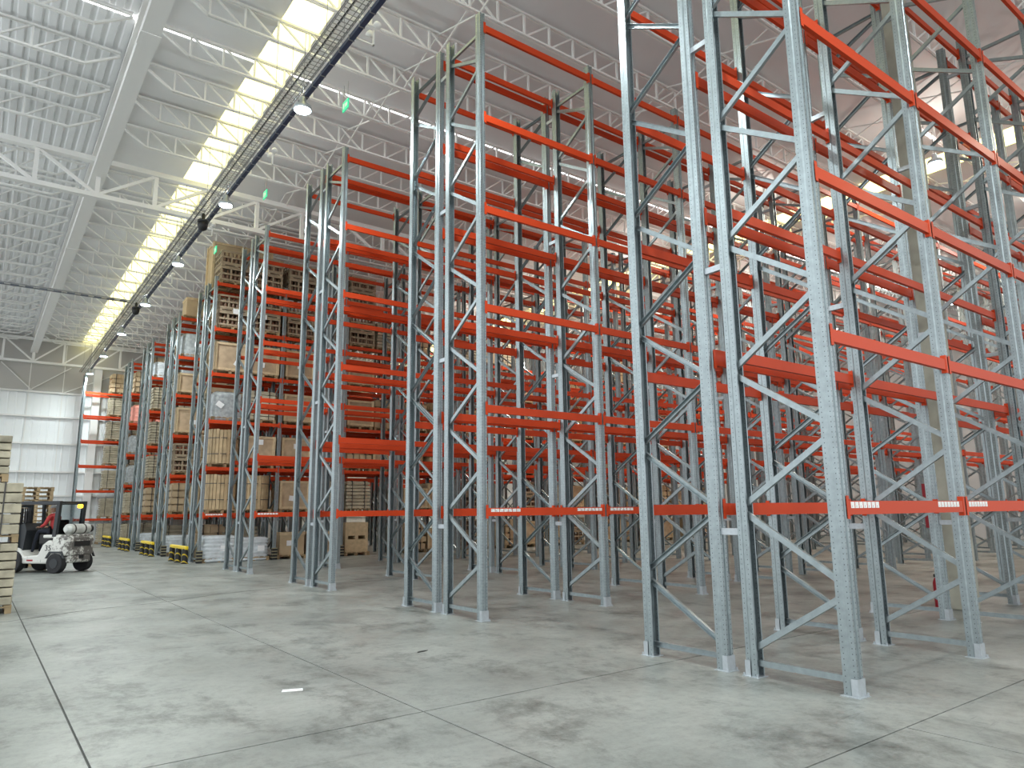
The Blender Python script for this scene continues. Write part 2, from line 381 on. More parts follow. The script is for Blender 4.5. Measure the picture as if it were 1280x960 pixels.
me_post = MB().bar((0, 0, ZB+0.02), (0, 0, ZT-0.02), 0.05, 0.045, (0, 1, 0)).mesh('web_post', 'white_steel')
me_dn = MB().bar((0.04, 0, ZT-0.03), (PAN-0.04, 0, ZB+0.03), 0.045, 0.04, (0, 1, 0)).mesh('web_diagonal', 'white_steel')
me_up = MB().bar((0.04, 0, ZB+0.03), (PAN-0.04, 0, ZT-0.03), 0.045, 0.04, (0, 1, 0)).mesh('web_diagonal', 'white_steel')
me_br = {}
for y in JY:
    near = 7 < y < 19
    j = put('roof_joist', me_part if near else me_full, ceil, (0, y, 0))
    if near:
        for x in WX:
            if near_lo < x < near_hi:
                put('web_post', me_post, j, (x, 0, 0))
                put('web_diagonal', me_dn if BEAM_X < x < FLIP else me_up, j, (x, 0, 0))
# bridging between joists
allj = sorted(JY+[GY])
brm = MB().bar((0, 0.05, ZB+0.05), (0.0, JP-0.05, ZT-0.06), 0.035, 0.035).bar((0, 0.05, ZT-0.06), (0, JP-0.05, ZB+0.05), 0.035, 0.035).mesh('bridging', 'white_steel')
for y0, y1 in zip(allj[:-1], allj[1:]):
    for x in (-11.0, 1.3, 7.5, 13.6, 20, 27):
        put('bridging', brm, ceil, (x, y0, 0))
# main beam along Y: wide bottom flange, lattice web
bm_ = MB()
bm_.box(BEAM_X-0.19, BEAM_X+0.19, YF, YB-0.5, 12.08, 12.30).box(BEAM_X-0.15, BEAM_X+0.15, YF, YB-0.5, 13.08, 13.22)
beam = put('roof_beam', bm_.mesh('roof_beam', 'white_steel'), ceil); tag(beam, 'broad white roof beam running down the hall')
lm = MB().bar((0, 0, 12.28), (0, JP/2, 13.1), 0.09, 0.07).bar((0, JP/2, 13.1), (0, JP, 12.28), 0.09, 0.07).mesh('beam_lacing', 'white_steel')
y = YF+0.4
while y < YB-2.4:
    put('beam_lacing', lm, beam, (BEAM_X, y, 0)); y += JP
for y in (12.35, 28.0):
    put('splice_plate', MB().box(BEAM_X-0.21, BEAM_X+0.21, y-0.25, y+0.25, 12.06, 12.08).mesh('splice_plate', 'white_steel'), beam)
# girders along X
def girder(y, x0, x1, zt):
    zb = 11.45
    g = put('roof_girder', MB().box(x0, x1, -0.11, 0.11, zb-0.06, zb+0.08).box(x0, x1, -0.12, 0.12, zt-0.08, zt+0.08).mesh('girder_chords', 'white_steel'), ceil, (0, y, 0))
    tag(g, 'deep white lattice roof girder')
    st = 1.62; n = int((x1-BEAM_X)/st); n0 = int((BEAM_X-x0)/st)
    pm = MB().bar((0, 0, zb), (0, 0, zt), 0.12, 0.12, (0, 1, 0)).mesh('girder_post', 'white_steel')
    up_ = MB().bar((0, 0, zb+0.05), (st, 0, zt-0.05), 0.09, 0.09, (0, 1, 0)).mesh('girder_diagonal', 'white_steel')
    dn_ = MB().bar((0, 0, zt-0.05), (st, 0, zb+0.05), 0.09, 0.09, (0, 1, 0)).mesh('girder_diagonal', 'white_steel')
    for i in range(-n0, n):
        x = BEAM_X+i*st
        put('girder_post', pm, g, (x, 0, 0)); put('girder_diagonal', up_ if i % 8 in (0, 1, 2, 3) else dn_, g, (x, 0, 0))
girder(GY, XL, XR, 12.62); girder(YB-0.75, XL, XR, 12.95); girder(-9.6, XL, XR, 12.62)

# ------------------------------------------------------------------ rack parts (shared meshes)
def post_profile():
    half = [(0.0, 0.014), (0.016, 0.014), (0.022, 0.0), (0.052, 0.0), (0.052, 0.055), (0.062, 0.070), (0.062, 0.135), (0.046, 0.135)]
    return [(-a, b) for a, b in reversed(half)] + half[1:]
def post_mesh(z1, flip):
    pr = post_profile(); t = 0.003; n = len(pr)
    inner = []
    for i, p in enumerate(pr):
        a = Vector(pr[max(0, i-1)]); b = Vector(pr[min(n-1, i+1)]); d_ = (b-a).normalized(); nn = Vector((-d_.y, d_.x))
        inner.append((p[0]+nn.x*t, p[1]+nn.y*t))
    poly = pr+list(reversed(inner)); k = len(poly); s = -1 if flip else 1
    mb = MB(); vs = [(a*s, (b-0.0675)*s, z) for z in (0.006, z1) for a, b in poly]
    mb.add(vs, [(i, (i+1) % k, k+(i+1) % k, k+i) for i in range(k)])
    for i in range(n-1):
        mb.add([vs[k+i], vs[k+i+1], vs[k+2*n-2-i], vs[k+2*n-1-i]], [(0, 1, 2, 3)])
    return mb
# the hole pattern reads local coordinates with the face at y = 0: shift the mesh instead of the material
def post_obj_mesh(z1):
    mb = post_mesh(z1, False); mb.v = [(a, b+0.0675, c) for a, b, c in mb.v]; return mb.mesh('post', 'post')
ME_POST = post_obj_mesh(H)
fm = MB().box(-0.09, 0.09, -0.10, 0.09, 0, 0.008).box(-0.066, 0.066, -0.074, -0.070, 0.008, 0.16).box(-0.068, -0.065, -0.074, -0.01, 0.008, 0.16).box(0.065, 0.068, -0.074, -0.01, 0.008, 0.16)
for bx, by in ((-0.075, -0.085), (0.075, 0.075), (0.075, -0.085)): fm.cyl((bx, by, 0.008), (bx, by, 0.035), 0.009, 6)
ME_FOOT = fm.mesh('foot_plate', 'plate')
ZI = [0.23, 1.70, 3.20, 4.70, 6.20, 7.70, 9.12, 10.34]
ZO = [0.94, 2.46, 3.96, 5.46, 6.97, 8.42, 9.80]
def braces():
    out = [((0.03, 0.14), (D-0.03, 0.14)), ((0.03, 10.41), (D-0.03, 10.41))]
    for i in range(7):
        out.append(((D-0.03, ZI[i]+0.05), (0.03, ZO[i]-0.07)))
        out.append(((0.03, ZO[i]+0.07), (D-0.03, ZI[i+1]-0.05)))
    return out
def brace_bar(mb, a, b):
    A, B = Vector((0, a[0], a[1])), Vector((0, b[0], b[1])); d_ = (B-A).normalized(); t = Vector((1, 0, 0)).cross(d_)
    # lipped C-channel
    mb.bar(A+Vector((-0.020, 0, 0)), B+Vector((-0.020, 0, 0)), 0.003, 0.060)
    mb.bar(A+t*0.0285, B+t*0.0285, 0.04, 0.003); mb.bar(A-t*0.0285, B-t*0.0285, 0.04, 0.003)
    return mb
ME_BRACE = [brace_bar(MB(), a, b).mesh('brace', 'galv') for a, b in braces()]
jm = post_mesh(H, False)
p2 = post_mesh(H, True); p2.v = [(a, b+D, c) for a, b, c in p2.v]; jm.add(p2.v, p2.f)
for a, b in braces(): brace_bar(jm, a, b)
for y in (0.0, D): jm.box(-0.09, 0.09, y-0.09, y+0.09, 0, 0.008)
ME_FRAME = jm.mesh('upright_frame', 'galv')
LB = BAY-0.12
bmh = MB()
prof = [(-0.004, -0.065), (-0.004, 0.065), (0.030, 0.065), (0.030, 0.045), (0.046, 0.045), (0.046, -0.065)]
bmh.prism(prof, 'x', 0.064, BAY-0.064)
for e, s in ((0.064, 1), (BAY-0.064, -1)):
    xa, xb = sorted((e, e+s*0.005)); bmh.box(xa, xb, -0.008, 0.050, -0.105, 0.115)
    xa, xb = sorted((e, e-s*0.045)); bmh.box(xa, xb, -0.009, -0.005, -0.105, 0.115)
ME_BEAM = bmh.mesh('beam', 'red')
ME_SPACER = MB().box(-0.02, 0.02, 0.05, SP-0.05, -0.035, 0.035).box(-0.03, -0.02, 0.03, SP-0.03, -0.035, 0.035).mesh('row_spacer', 'plate')
ME_STICK = MB().box(-0.033, 0.033, -0.0012, 0, -0.030, 0.030).mesh('sticker', 'label')
sg = MB()
for i in range(7): sg.cbox(0.06+i*0.088, 0, 0, 0.076, 0.0015, 0.05)
ME_STRIP = sg.mesh('sticker_strip', 'label')

RANK = ('nearest', 'second', 'third', 'fourth', 'fifth', 'sixth', 'seventh', 'eighth')
RNOTE = ('empty of goods, foot plates at the front', 'standing empty behind the nearest one', 'standing empty in the middle', 'last of the empty ones',
         'first one carrying pallets', 'pallets up to its top beams', 'pallets on it, bare top beams', 'farthest of the double ones')
def build_frame(rack, x, y, mirror, detailed):
    """one upright frame: outer post at its local y = 0; mirror turns it so that the outer post lies at +D"""
    f = put('upright_frame', None if detailed else ME_FRAME, rack, (x, y, 0))
    if mirror: f.location = (x, y+D, 0); f.rotation_euler = (0, 0, math.pi)
    if detailed:
        put('post', ME_POST, f, (0, -0.0675, 0)); put('post', ME_POST, f, (0, D+0.0675, 0), math.pi)
        put('foot_plate', ME_FOOT, f); put('foot_plate', ME_FOOT, f, (0, D, 0), math.pi)
        for b in ME_BRACE: put('brace', b, f)
def build_rack(k):
    y0 = k*PITCH_Y
    r = thing('pallet_rack', f'{RANK[k]} double rack, red beams on galvanised frames, {RNOTE[k]}', 'pallet rack', (0, y0, 0), 0, 'double pallet racks in parallel rows')
    nb = BAYS[k]; det = (4, 4, 3, 2, 1, 0, 0, 0)[k]
    for i in range(nb+1):
        build_frame(r, i*BAY, 0, False, i < det)
        build_frame(r, i*BAY, D+SP, True, i < det)
        for z in (1.46, 4.45, 7.34, 10.15): put('row_spacer', ME_SPACER, r, (i*BAY, D, z))
    for i in range(nb):
        for li, z in enumerate(LEVELS):
            for q, uy in enumerate(UY):
                if k == 0 and i == 2 and q == 2: continue        # the column stands here
                out = -1 if q in (0, 2) else 1
                b = put('beam', ME_BEAM, r, (i*BAY, uy-0.0745, z)) if out < 0 else put('beam', ME_BEAM, r, ((i+1)*BAY, uy+0.0745, z), math.pi)
                if li == 0 and q == 0 and k in (0, 1, 3, 4) and i < 4:
                    for base in (0.10, BAY-0.72):
                        if k == 0 and i < 3:
                            for t in range(7): put('sticker', ME_STICK, b, (base+0.035+t*0.080, -0.0042, 0.026))
                        else: put('sticker_strip', ME_STRIP, b, (base, -0.005, 0.025))
    return r
for k in range(RACKS): build_rack(k)

# last row, single, standing before the end wall
YL, XLR = 48.25, -1.72
LAST = (1.52, 3.28, 4.85, 6.42, 8.0, 9.5)
lr = thing('pallet_rack', 'single rack against the white end wall, red beams reaching past the other racks', 'pallet rack', (XLR, YL, 0))
for i in range(5):
    build_frame(lr, i*BAY, 0, False, False)
for i in range(4):
    for z in LAST:
        put('beam', ME_BEAM, lr, (i*BAY, -0.0745, z)); put('beam', ME_BEAM, lr, ((i+1)*BAY, D+0.0745, z), math.pi)

# ------------------------------------------------------------------ concrete column with fire point
col = put('concrete_column', MB().box(6.6, 7.0, 1.5, 1.9, 0, 13.2).mesh('concrete_column', 'column'))
bevel(col, 0.03); tag(col, 'square concrete column standing inside the nearest rack', 'column')
fp = put('fire_sign', MB().box(-0.012, 0.012, 0, 0.19, -0.38, 0.38).mesh('fire_sign', 'fire_red'), None, (6.68, 1.902, 1.72))
tag(fp, 'narrow dark red fire sign projecting from the concrete column', 'sign')
fe = thing('fire_extinguisher', 'dark red fire extinguisher standing beside the concrete column', 'extinguisher', (6.7, 2.02, 0.0))
put('bottle', MB().lathe([(0.07, 0), (0.075, 0.02), (0.075, 0.42), (0.05, 0.49), (0.025, 0.51)], 12).mesh('bottle', 'fire_red', True), fe)
put('valve', MB().box(-0.02, 0.02, -0.06, 0.05, 0.51, 0.56).mesh('valve', 'black'), fe)
put('hose', MB().cyl((0, -0.06, 0.53), (0, -0.09, 0.2), 0.012, 6).mesh('hose', 'black'), fe)

# ------------------------------------------------------------------ cable tray, trunking, lamps
TX0, TX1, TZ = -2.02, -1.66, 11.02
tr = thing('cable_tray', 'wire cable tray with rungs hung along the main aisle', 'cable tray', (0, 0, TZ))
rl = MB()
for x in (TX0, TX0+0.12, TX0+0.24, TX1):
    rl.box(x-0.006, x+0.006, YF, YB-1, -0.006, 0.006)
for x in (TX0, TX1): rl.box(x-0.008, x+0.008, YF, YB-1, 0.05, 0.065)
put('rail', rl.mesh('rail', 'tray'), tr)
me_r = MB().box(TX0, TX1, -0.006, 0.006, -0.012, 0).box(TX0-0.006, TX0+0.006, -0.006, 0.006, 0, 0.06).box(TX1-0.006, TX1+0.006, -0.006, 0.006, 0, 0.06).mesh('rung', 'tray')
y = 5.0; n = 0
while y < 45 and n < 290:
    put('rung', me_r, tr, (0, y, 0)); y += 0.135; n += 1
far = MB()
while y < YB-1: far.box(TX0, TX1, y-0.006, y+0.006, -0.012, 0); y += 0.135
o = put('rung_run', far.mesh('rung_run', 'tray'), tr); o['kind'] = 'stuff'
hg = MB().cyl((0, 0, 0), (0, 0, ZB-TZ), 0.006, 5).mesh('hanger', 'tray')
for y in range(-10, 50, 3):
    for x in (TX0, TX1): put('hanger', hg, tr, (x, y+0.4, 0))
put('cable', MB().cyl((-1.9, YF, 0.03), (-1.9, YB-1, 0.03), 0.018, 6).mesh('cable', 'black'), tr)
tk = put('lighting_trunking', MB().box(-1.60, -1.50, YF, YB-1, 10.94, 11.03).mesh('lighting_trunking', 'trunk'))
tag(tk, 'dark blue lighting trunking beside the wire cable tray', 'trunking')
sm = MB().box(-1.61, -1.49, -0.012, 0.012, 10.93, 11.04).mesh('joint_clip', 'tray')
for i in range(120): put('joint_clip', sm, tk, (0, -9+i*0.48, 0))
ct = thing('cable_tray', 'dark cable ladder crossing the hall under the roof beam', 'cable tray', (0, 31.2, 11.2))
put('rail', MB().box(-16, -1.7, -0.16, -0.14, 0, 0.06).box(-16, -1.7, 0.14, 0.16, 0, 0.06).mesh('rail', 'tray'), ct)
me_c = MB().box(-0.14, 0.14, -0.14, 0.14, 0.0, 0.02).mesh('rung', 'trunk')
for i in range(28): put('rung', me_c, ct, (-15.7+i*0.5, 0, 0))

ME_HOUS = MB().lathe([(0.05, 0.30), (0.07, 0.28), (0.09, 0.12), (0.19, 0.08), (0.21, 0.0), (0.20, -0.02)], 18).mesh('lamp_housing', 'lamp', True)
ME_LENS = MB().lathe([(0.185, -0.021), (0.18, -0.03), (0.05, -0.035)], 18).mesh('lens', 'lens', True)
ME_ROD = {z: MB().cyl((0, 0, 0.28), (0, 0, min(ZB-z-0.02, 1.9)), 0.008, 6).mesh('rod', 'tray') for z in (10.62, 11.6)}
def lamp(x, y, z, label, group, power, rod=True, col=(0.90, 0.98, 1.0)):
    t = thing('high_bay_lamp', label, 'lamp', (x, y, z), 0, group)
    put('lamp_housing', ME_HOUS, t); put('lens', ME_LENS, t)
    if rod: put('rod', ME_ROD[z], t)
    ld = bpy.data.lights.new('lamp_light', 'AREA'); ld.shape = 'DISK'; ld.size = 0.36; ld.energy = power; ld.color = col
    ld.spread = math.radians(165)
    lo = bpy.data.objects.new('lamp_light', ld); C.objects.link(lo); lo.parent = t; lo.location = (0, 0, -0.045)
    if rod:                                                       # extra point light added above the housing to brighten the roof
        pl = bpy.data.lights.new('added_uplight', 'POINT'); pl.shadow_soft_size = 0.05; pl.energy = power*0.42; pl.color = col
        po = bpy.data.objects.new('added_uplight', pl); C.objects.link(po); po.parent = t; po.location = (0.10, 0, 0.40)
ords = ('first', 'second', 'third', 'fourth', 'fifth', 'sixth', 'seventh')
for i in range(7):
    lamp(-1.62, 10.7+6.13*i, 10.62, f'{ords[i]} glowing high bay lamp along the main aisle counted from the front', 'high bay lamps under the trunking', LAMP_W)
for i in range(3):
    lamp(-1.62, 10.7-6.13*(i+1), 10.62, f'high bay lamp {("over", "behind", "far behind")[i]} the camera on the main aisle trunking', 'high bay lamps under the trunking', LAMP_W)
for i in range(5):
    lamp(-9.5, -7.5+7.5*i, 10.62, f'{ords[i]} glowing high bay lamp left of the roof beam from the front', 'high bay lamps left of the roof beam', LAMP_W)
AISLE = ('the aisle before the nearest rack', 'the first rack aisle', 'the second rack aisle', 'the third rack aisle', 'the fourth rack aisle', 'the fifth rack aisle', 'the sixth rack aisle', 'the seventh rack aisle')
for k in range(-1, 7):
    for q, x in enumerate((14.9, 23.0, 31.1)):
        lamp(x, 4.24+k*PITCH_Y, 11.6, f'high bay lamp over {AISLE[k+1]}, {("first", "second", "third", "fourth")[q]} from the main aisle', 'high bay lamps over the rack aisles', LAMP_W*0.95, col=(1.0, 0.92, 0.80))

# twin spots, domes, exit signs
for i in range(4):
    y = 8.2+6.13*i
    t = thing('emergency_light', f'twin-head emergency light beside the trunking, {ords[i]} from the front', 'light', (-1.12, y, 11.25), 0, 'twin-head emergency lights')
    put('bracket', MB().box(-0.379, 0.02, -0.02, 0.02, -0.30, -0.27).box(-0.379, -0.365, -0.02, 0.02, -0.30, -0.22).box(-0.01, 0.02, -0.02, 0.02, -0.30, 0.05).mesh('bracket', 'white_steel'), t)
    for s in (-1, 1):
        put('head', MB().lathe([(0.03, 0.08), (0.075, 0.03), (0.085, -0.03), (0.06, -0.05)], 12).mesh('head', 'white_steel', True), t, (0, s*0.17, 0.06), rot=(s*0.6, 0, 0))
for i, (y, z) in enumerate(((18.8, 10.62), (30.4, 10.62))):
    t = thing('dome_camera', ('black dome camera on the trunking, nearer of two', 'black dome camera on the trunking, farther of two')[i], 'camera', (-1.78, y, z), 0, 'black dome cameras')
    put('dome', MB().lathe([(0.04, -0.17), (0.12, -0.12), (0.155, 0.0), (0.16, 0.1)], 16).mesh('dome', 'black', True), t)
    put('mount', MB().lathe([(0.165, 0.1), (0.165, 0.17), (0.05, 0.2), (0.05, 0.38)], 16).mesh('mount', 'fork_dark', True), t)
for i, y in enumerate((12.1, 18.45, 24.5)):
    t = thing('exit_sign', f'small green hanging exit sign above the {("second aisle end", "third aisle end", "fourth aisle end")[i]}', 'sign', (-0.02, y, 12.0), 0, 'green exit signs')
    put('panel', MB().box(-0.015, 0.015, -0.17, 0.17, -0.13, 0.13).mesh('panel', 'green'), t)
    put('pictogram', MB().box(-0.019, -0.015, -0.12, 0.0, -0.05, 0.05).box(-0.019, -0.015, 0.05, 0.12, -0.07, 0.08).mesh('pictogram', 'white'), t)
    put('chain', MB().cyl((0, -0.12, 0.13), (0, -0.12, 0.62), 0.005, 5).cyl((0, 0.12, 0.13), (0, 0.12, 0.62), 0.005, 5).mesh('chain', 'tray'), t)

# ------------------------------------------------------------------ goods
def pallet_mesh(wx=1.15, wy=1.0):
    p = MB()
    for i in range(3):
        x = -wx/2+0.05+i*(wx-0.1)/2
        for j in range(3):
            y = -wy/2+0.07+j*(wy-0.14)/2
            p.cbox(x, y, 0.061, 0.10, 0.12, 0.078)
        p.cbox(x, 0, 0.011, 0.10, wy, 0.022)
    for j in range(3): p.cbox(0, -wy/2+0.07+j*(wy-0.14)/2, 0.111, wx, 0.12, 0.022)
    for i in range(6): p.cbox(-wx/2+0.06+i*(wx-0.12)/5, 0, 0.133, 0.12, wy, 0.022)
    return p.mesh('pallet', 'pallet')
ME_PAL = pallet_mesh()
def rbox(sx, sy, sz, lay, bulge, rnd, n=20, jit=0.012):
    """soft wrapped pack: rounded plan, layers bulging"""
    mb = MB(); rows = []; rg = random.Random(rnd); k = lay*3
    for r in range(k+1):
        t = r/k; z = t*sz; ph = (t*lay) % 1.0
        s = 1-bulge*(abs(ph-0.5)*2)**2
        if t < 0.04: s *= 0.97
        if t > 0.93: s *= 0.86 if r == k else 0.95
        row = []
        for i in range(n):
            a = 2*math.pi*i/n; c, q = math.cos(a), math.sin(a); e = 0.32
            row.append((sx/2*s*math.copysign(abs(c)**e, c)+rg.uniform(-jit, jit), sy/2*s*math.copysign(abs(q)**e, q)+rg.uniform(-jit, jit), z+rg.uniform(-jit, jit)*0.5))
        rows.append(row)
    vs = [v for r in rows for v in r]
    fs = [(r*n+i, r*n+(i+1) % n, (r+1)*n+(i+1) % n, (r+1)*n+i) for r in range(k) for i in range(n)]+[tuple(range(n-1, -1, -1)), tuple(range(k*n, (k+1)*n))]
    return mb.add(vs, fs)
def crate_frame(sx, sy, z0, z1):
    mb = MB(); t = 0.09
    for x in (-sx/2, sx/2):
        for y in (-sy/2, sy/2): mb.cbox(x, y, (z0+z1)/2, t if abs(x) else t, 0.09, z1-z0)
    for z in (z0+t/2, z1-t/2):
        for y in (-sy/2, sy/2): mb.cbox(0, y, z, sx, 0.045, t)
        for x in (-sx/2, sx/2): mb.cbox(x, 0, z, 0.045, sy, t)
    return mb
G = {}
Zp = 0.145
G['crate'] = [('box_panels', MB().box(-0.55, 0.55, -0.47, 0.47, Zp, 1.20).mesh('box_panels', 'plywood')), ('frame', crate_frame(1.12, 0.96, Zp, 1.23).mesh('frame', 'pine'))]
G['crate_low'] = [('box_panels', MB().box(-0.55, 0.55, -0.47, 0.47, Zp, 0.98).mesh('box_panels', 'plywood')), ('frame', crate_frame(1.12, 0.96, Zp, 1.0).mesh('frame', 'pine'))]
G['tall_crate'] = [('box_panels', MB().box(-0.54, 0.54, -0.48, 0.48, Zp, 2.15).mesh('box_panels', 'carton')), ('frame', crate_frame(1.10, 0.98, Zp, 2.17).mesh('frame', 'pine'))]
def cage(z0, h):
    mb = MB()
    for x in (-0.55, -0.2, 0.2, 0.55):
        for y in (-0.48, 0.48): mb.cbox(x, y, z0+h/2, 0.06, 0.03, h)
    for y in (-0.3, 0.0, 0.3):
        for x in (-0.56, 0.56): mb.cbox(x, y, z0+h/2, 0.03, 0.06, h)
    for z in (z0+0.04, z0+h*0.5, z0+h-0.04):
        for y in (-0.5, 0.5): mb.cbox(0, y, z, 1.16, 0.025, 0.07)
        for x in (-0.575, 0.575): mb.cbox(x, 0, z, 0.025, 1.0, 0.07)
    return mb
def jars(z0, h):
    mb = MB()
    for i in range(7):
        for j in range(6):
            if 0 < i < 6 and 0 < j < 5: continue
            x, y = -0.46+i*0.153, -0.4+j*0.16
            mb.lathe([(0.066, 0), (0.072, h*0.3), (0.066, h*0.62), (0.03, h*0.78), (0.035, h*0.9)], 7, (x, y, z0))
    return mb.box(-0.36, 0.36, -0.30, 0.30, z0, z0+h*0.7)
c2 = cage(Zp, 0.55); q = cage(Zp+0.68, 0.55); c2.add(q.v, q.f); c2.box(-0.57, 0.57, -0.5, 0.5, Zp+0.56, Zp+0.60).box(-0.57, 0.57, -0.5, 0.5, Zp+0.64, Zp+0.68)
for x in (-0.5, 0, 0.5): c2.box(x-0.06, x+0.06, -0.5, 0.5, Zp+0.60, Zp+0.64)
jj = jars(Zp+0.02, 0.5); q = jars(Zp+0.70, 0.5); jj.add(q.v, q.f)
G['cages'] = [('slat_cages', c2.mesh('slat_cages', 'cagewood')), ('jars', jj.mesh('jars', 'brown', True))]
def drum(h, R=0.54):
    mb = MB(); n = 26; rg = random.Random(3)
    for i in range(n):
        a = 2*math.pi*i/n; wv = 2*math.pi*R/n*0.84
        r = R+rg.uniform(-0.02, 0.01); c, s = math.cos(a), math.sin(a)
        mb.bar((c*r, s*r, Zp), (c*r, s*r, h+rg.uniform(-0.02, 0.02)), wv, 0.03, (-s, c, 0))
    mb.cyl((0, 0, Zp), (0, 0, h-0.03), R-0.045, 26)
    return mb
def hoop(z, R=0.565): return MB().cyl((0, 0, z-0.014), (0, 0, z+0.014), R, 26)
def hoops(zs, R=0.565):
    mb = MB()
    for z in zs: q = hoop(z, R); mb.add(q.v, q.f)
    return mb
G['drum'] = [('staves', drum(1.42).mesh('staves', 'kraft')), ('straps', hoops((0.5, 1.1)).mesh('straps', 'strap'))]
G['bundle'] = [('wrapped_pack', rbox(1.15, 1.0, 0.86, 7, 0.06, 1, 24, 0.02).mesh('wrapped_pack', 'film', True))]
G['wide_bundle'] = [('wrapped_pack', rbox(1.22, 1.05, 0.96, 7, 0.06, 2, 24, 0.02).mesh('wrapped_pack', 'film', True))]
G['grey_pack'] = [('wrapped_pack', rbox(1.1, 0.98, 1.12, 5, 0.03, 5).mesh('wrapped_pack', 'greyfilm', True))]
G['pink_pack'] = [('wrapped_pack', rbox(1.1, 0.98, 1.1, 4, 0.05, 6).mesh('wrapped_pack', 'pink', True))]
def layers(n, h, seed, cols=1):
    mb = MB(); rg = random.Random(seed); z = Zp
    for i in range(n):
        for c in range(cols):
            w_ = 1.1/cols; x = -0.55+w_*(c+0.5)+rg.uniform(-0.02, 0.02); y = rg.uniform(-0.02, 0.02)
            mb.box(x-w_/2+0.012, x+w_/2-0.012, y-0.48, y+0.48, z, z+h*0.76)
        mb.box(-0.46, 0.46, -0.39, 0.39, z, z+h)
        z += h
    return mb
def straps2(h):
    mb = MB()
    for x in (-0.28, 0.28): mb.box(x-0.012, x+0.012, -0.515, 0.515, Zp, h+0.008)
    return mb
G['layers'] = [('sack_layers', layers(8, 0.14, 4).mesh('sack_layers', 'palewood')), ('straps', straps2(1.27).mesh('straps', 'strap'))]
G['boxes'] = [('cartons', layers(4, 0.30, 8, 2).mesh('cartons', 'carton')), ('straps', straps2(1.345).mesh('straps', 'strap'))]
G['carton_pair'] = [('lower_carton', MB().box(-0.5, 0.5, -0.45, 0.45, 0.12, 0.66).box(-0.5, -0.38, -0.45, 0.45, 0, 0.12).box(0.38, 0.5, -0.45, 0.45, 0, 0.12).box(-0.07, 0.07, -0.45, 0.45, 0, 0.12).mesh('lower_carton', 'pine')),
                    ('upper_carton', MB().box(-0.5, 0.5, -0.45, 0.45, 0.80, 1.34).box(-0.5, -0.38, -0.45, 0.45, 0.67, 0.80).box(0.38, 0.5, -0.45, 0.45, 0.67, 0.80).box(-0.07, 0.07, -0.45, 0.45, 0.67, 0.80).mesh('upper_carton', 'pine'))]
G['carton'] = [('big_carton', MB().box(-0.48, 0.48, -0.45, 0.45, Zp, 0.98).mesh('big_carton', 'carton')), ('lid', MB().box(-0.5, 0.5, -0.47, 0.47, 0.9, 1.01).mesh('lid', 'pine'))]
NAMES = {'crate': ('wooden_crate', 'crate', 'framed plywood crate'), 'crate_low': ('wooden_crate', 'crate', 'low framed plywood crate'),
         'tall_crate': ('tall_crate', 'crate', 'tall brown crate'), 'cages': ('slatted_crate', 'crate', 'slatted cages of jars'),
         'drum': ('wooden_drum', 'drum', 'round drum of brown staves'), 'bundle': ('wrapped_bundle', 'bundle', 'white film-wrapped bundle'),
         'wide_bundle': ('wrapped_bundle', 'bundle', 'wide white film-wrapped bundle'), 'grey_pack': ('wrapped_load', 'wrapped load', 'grey film-wrapped load'),
         'pink_pack': ('wrapped_load', 'wrapped load', 'pink film-wrapped load'), 'layers': ('layered_load', 'pallet load', 'strapped pale flat layers'),
         'boxes': ('carton_stack', 'pallet load', 'strapped cardboard cartons'), 'carton_pair': ('wooden_box', 'box', 'two pale boxes stacked'),
         'carton': ('lidded_carton', 'box', 'lidded brown carton')}
ME_DOC = MB().box(-0.13, 0.13, -0.004, 0, -0.10, 0.10).mesh('document', 'paper')
LV = ('on floor', 'on first beams', 'on second beams', 'on third beams', 'on fourth beams', 'on fifth beams', 'on top beams')
def goods(kind, x, y, z, where, doc=None, rz=0.0, group='pallet loads on the racks', pal=True):
    nm, cat, txt = NAMES[kind]
    t = thing(nm, f'{txt} {where}', cat, (x, y, z+0.002), rz, group)
    if pal: put('pallet', ME_PAL, t)
    for n_, me in G[kind]: put(n_, me, t)
    if doc: put('document', ME_DOC, t, (doc[0], -0.515 if kind not in ('drum',) else -0.575, doc[1]), rot=(0, doc[2], 0))
    return t
def zl(level): return 0.0 if level == 0 else LEVELS[level-1]+0.067
def slot(k, bay, side, level, kind, doc=None, back=False):
    x = bay*BAY+(0.73, 1.98)[side]; y = k*PITCH_Y+D/2+(D+SP if back else 0)
    goods(kind, x, y, zl(level), f'{LV[level]}, {"back row " if back else ""}bay {("one", "two", "three", "four", "five", "six", "seven", "eight", "nine", "ten", "eleven", "twelve")[bay]} {("left", "right")[side]}, {RANK[k]} rack', doc, random.uniform(-0.03, 0.03))
# fifth rack, first bay as the photograph shows it
R4 = [[('wide_bundle', (0.15, 0.5, 0.05)), ('bundle', (0.25, 0.45, 0))], [('drum', None), ('drum', None)], [('drum', None), ('crate', (0, 1.0, 0))], [('grey_pack', (-0.3, 0.6, 0.6)), ('layers', None)],
      [('crate', (0.25, 0.42, 0.5)), ('crate', (-0.1, 0.5, 0.1))], [('cages', (0.1, 0.75, 0)), ('cages', (-0.1, 0.7, 0))], [('cages', None), ('cages', None)]]
for lv, pair in enumerate(R4):
    for s, (kd, dc) in enumerate(pair): slot(4, 0, s, lv, kd, dc)
R4b = [[('carton', (-0.1, 0.6, 0)), ('crate_low', None)], [('crate', (-0.1, 0.55, 0.1)), ('layers', None)], [('crate', (0, 0.9, 0)), ('carton', None)], [('crate', None), ('grey_pack', None)],
       [('crate', (0, 0.6, 0)), ('crate', None)], [('cages', None), ('cages', None)], [('cages', None), ('cages', (0.05, 0.7, 0))]]
for lv, pair in enumerate(R4b):
    for s, (kd, dc) in enumerate(pair): slot(4, 1, s, lv, kd, dc)
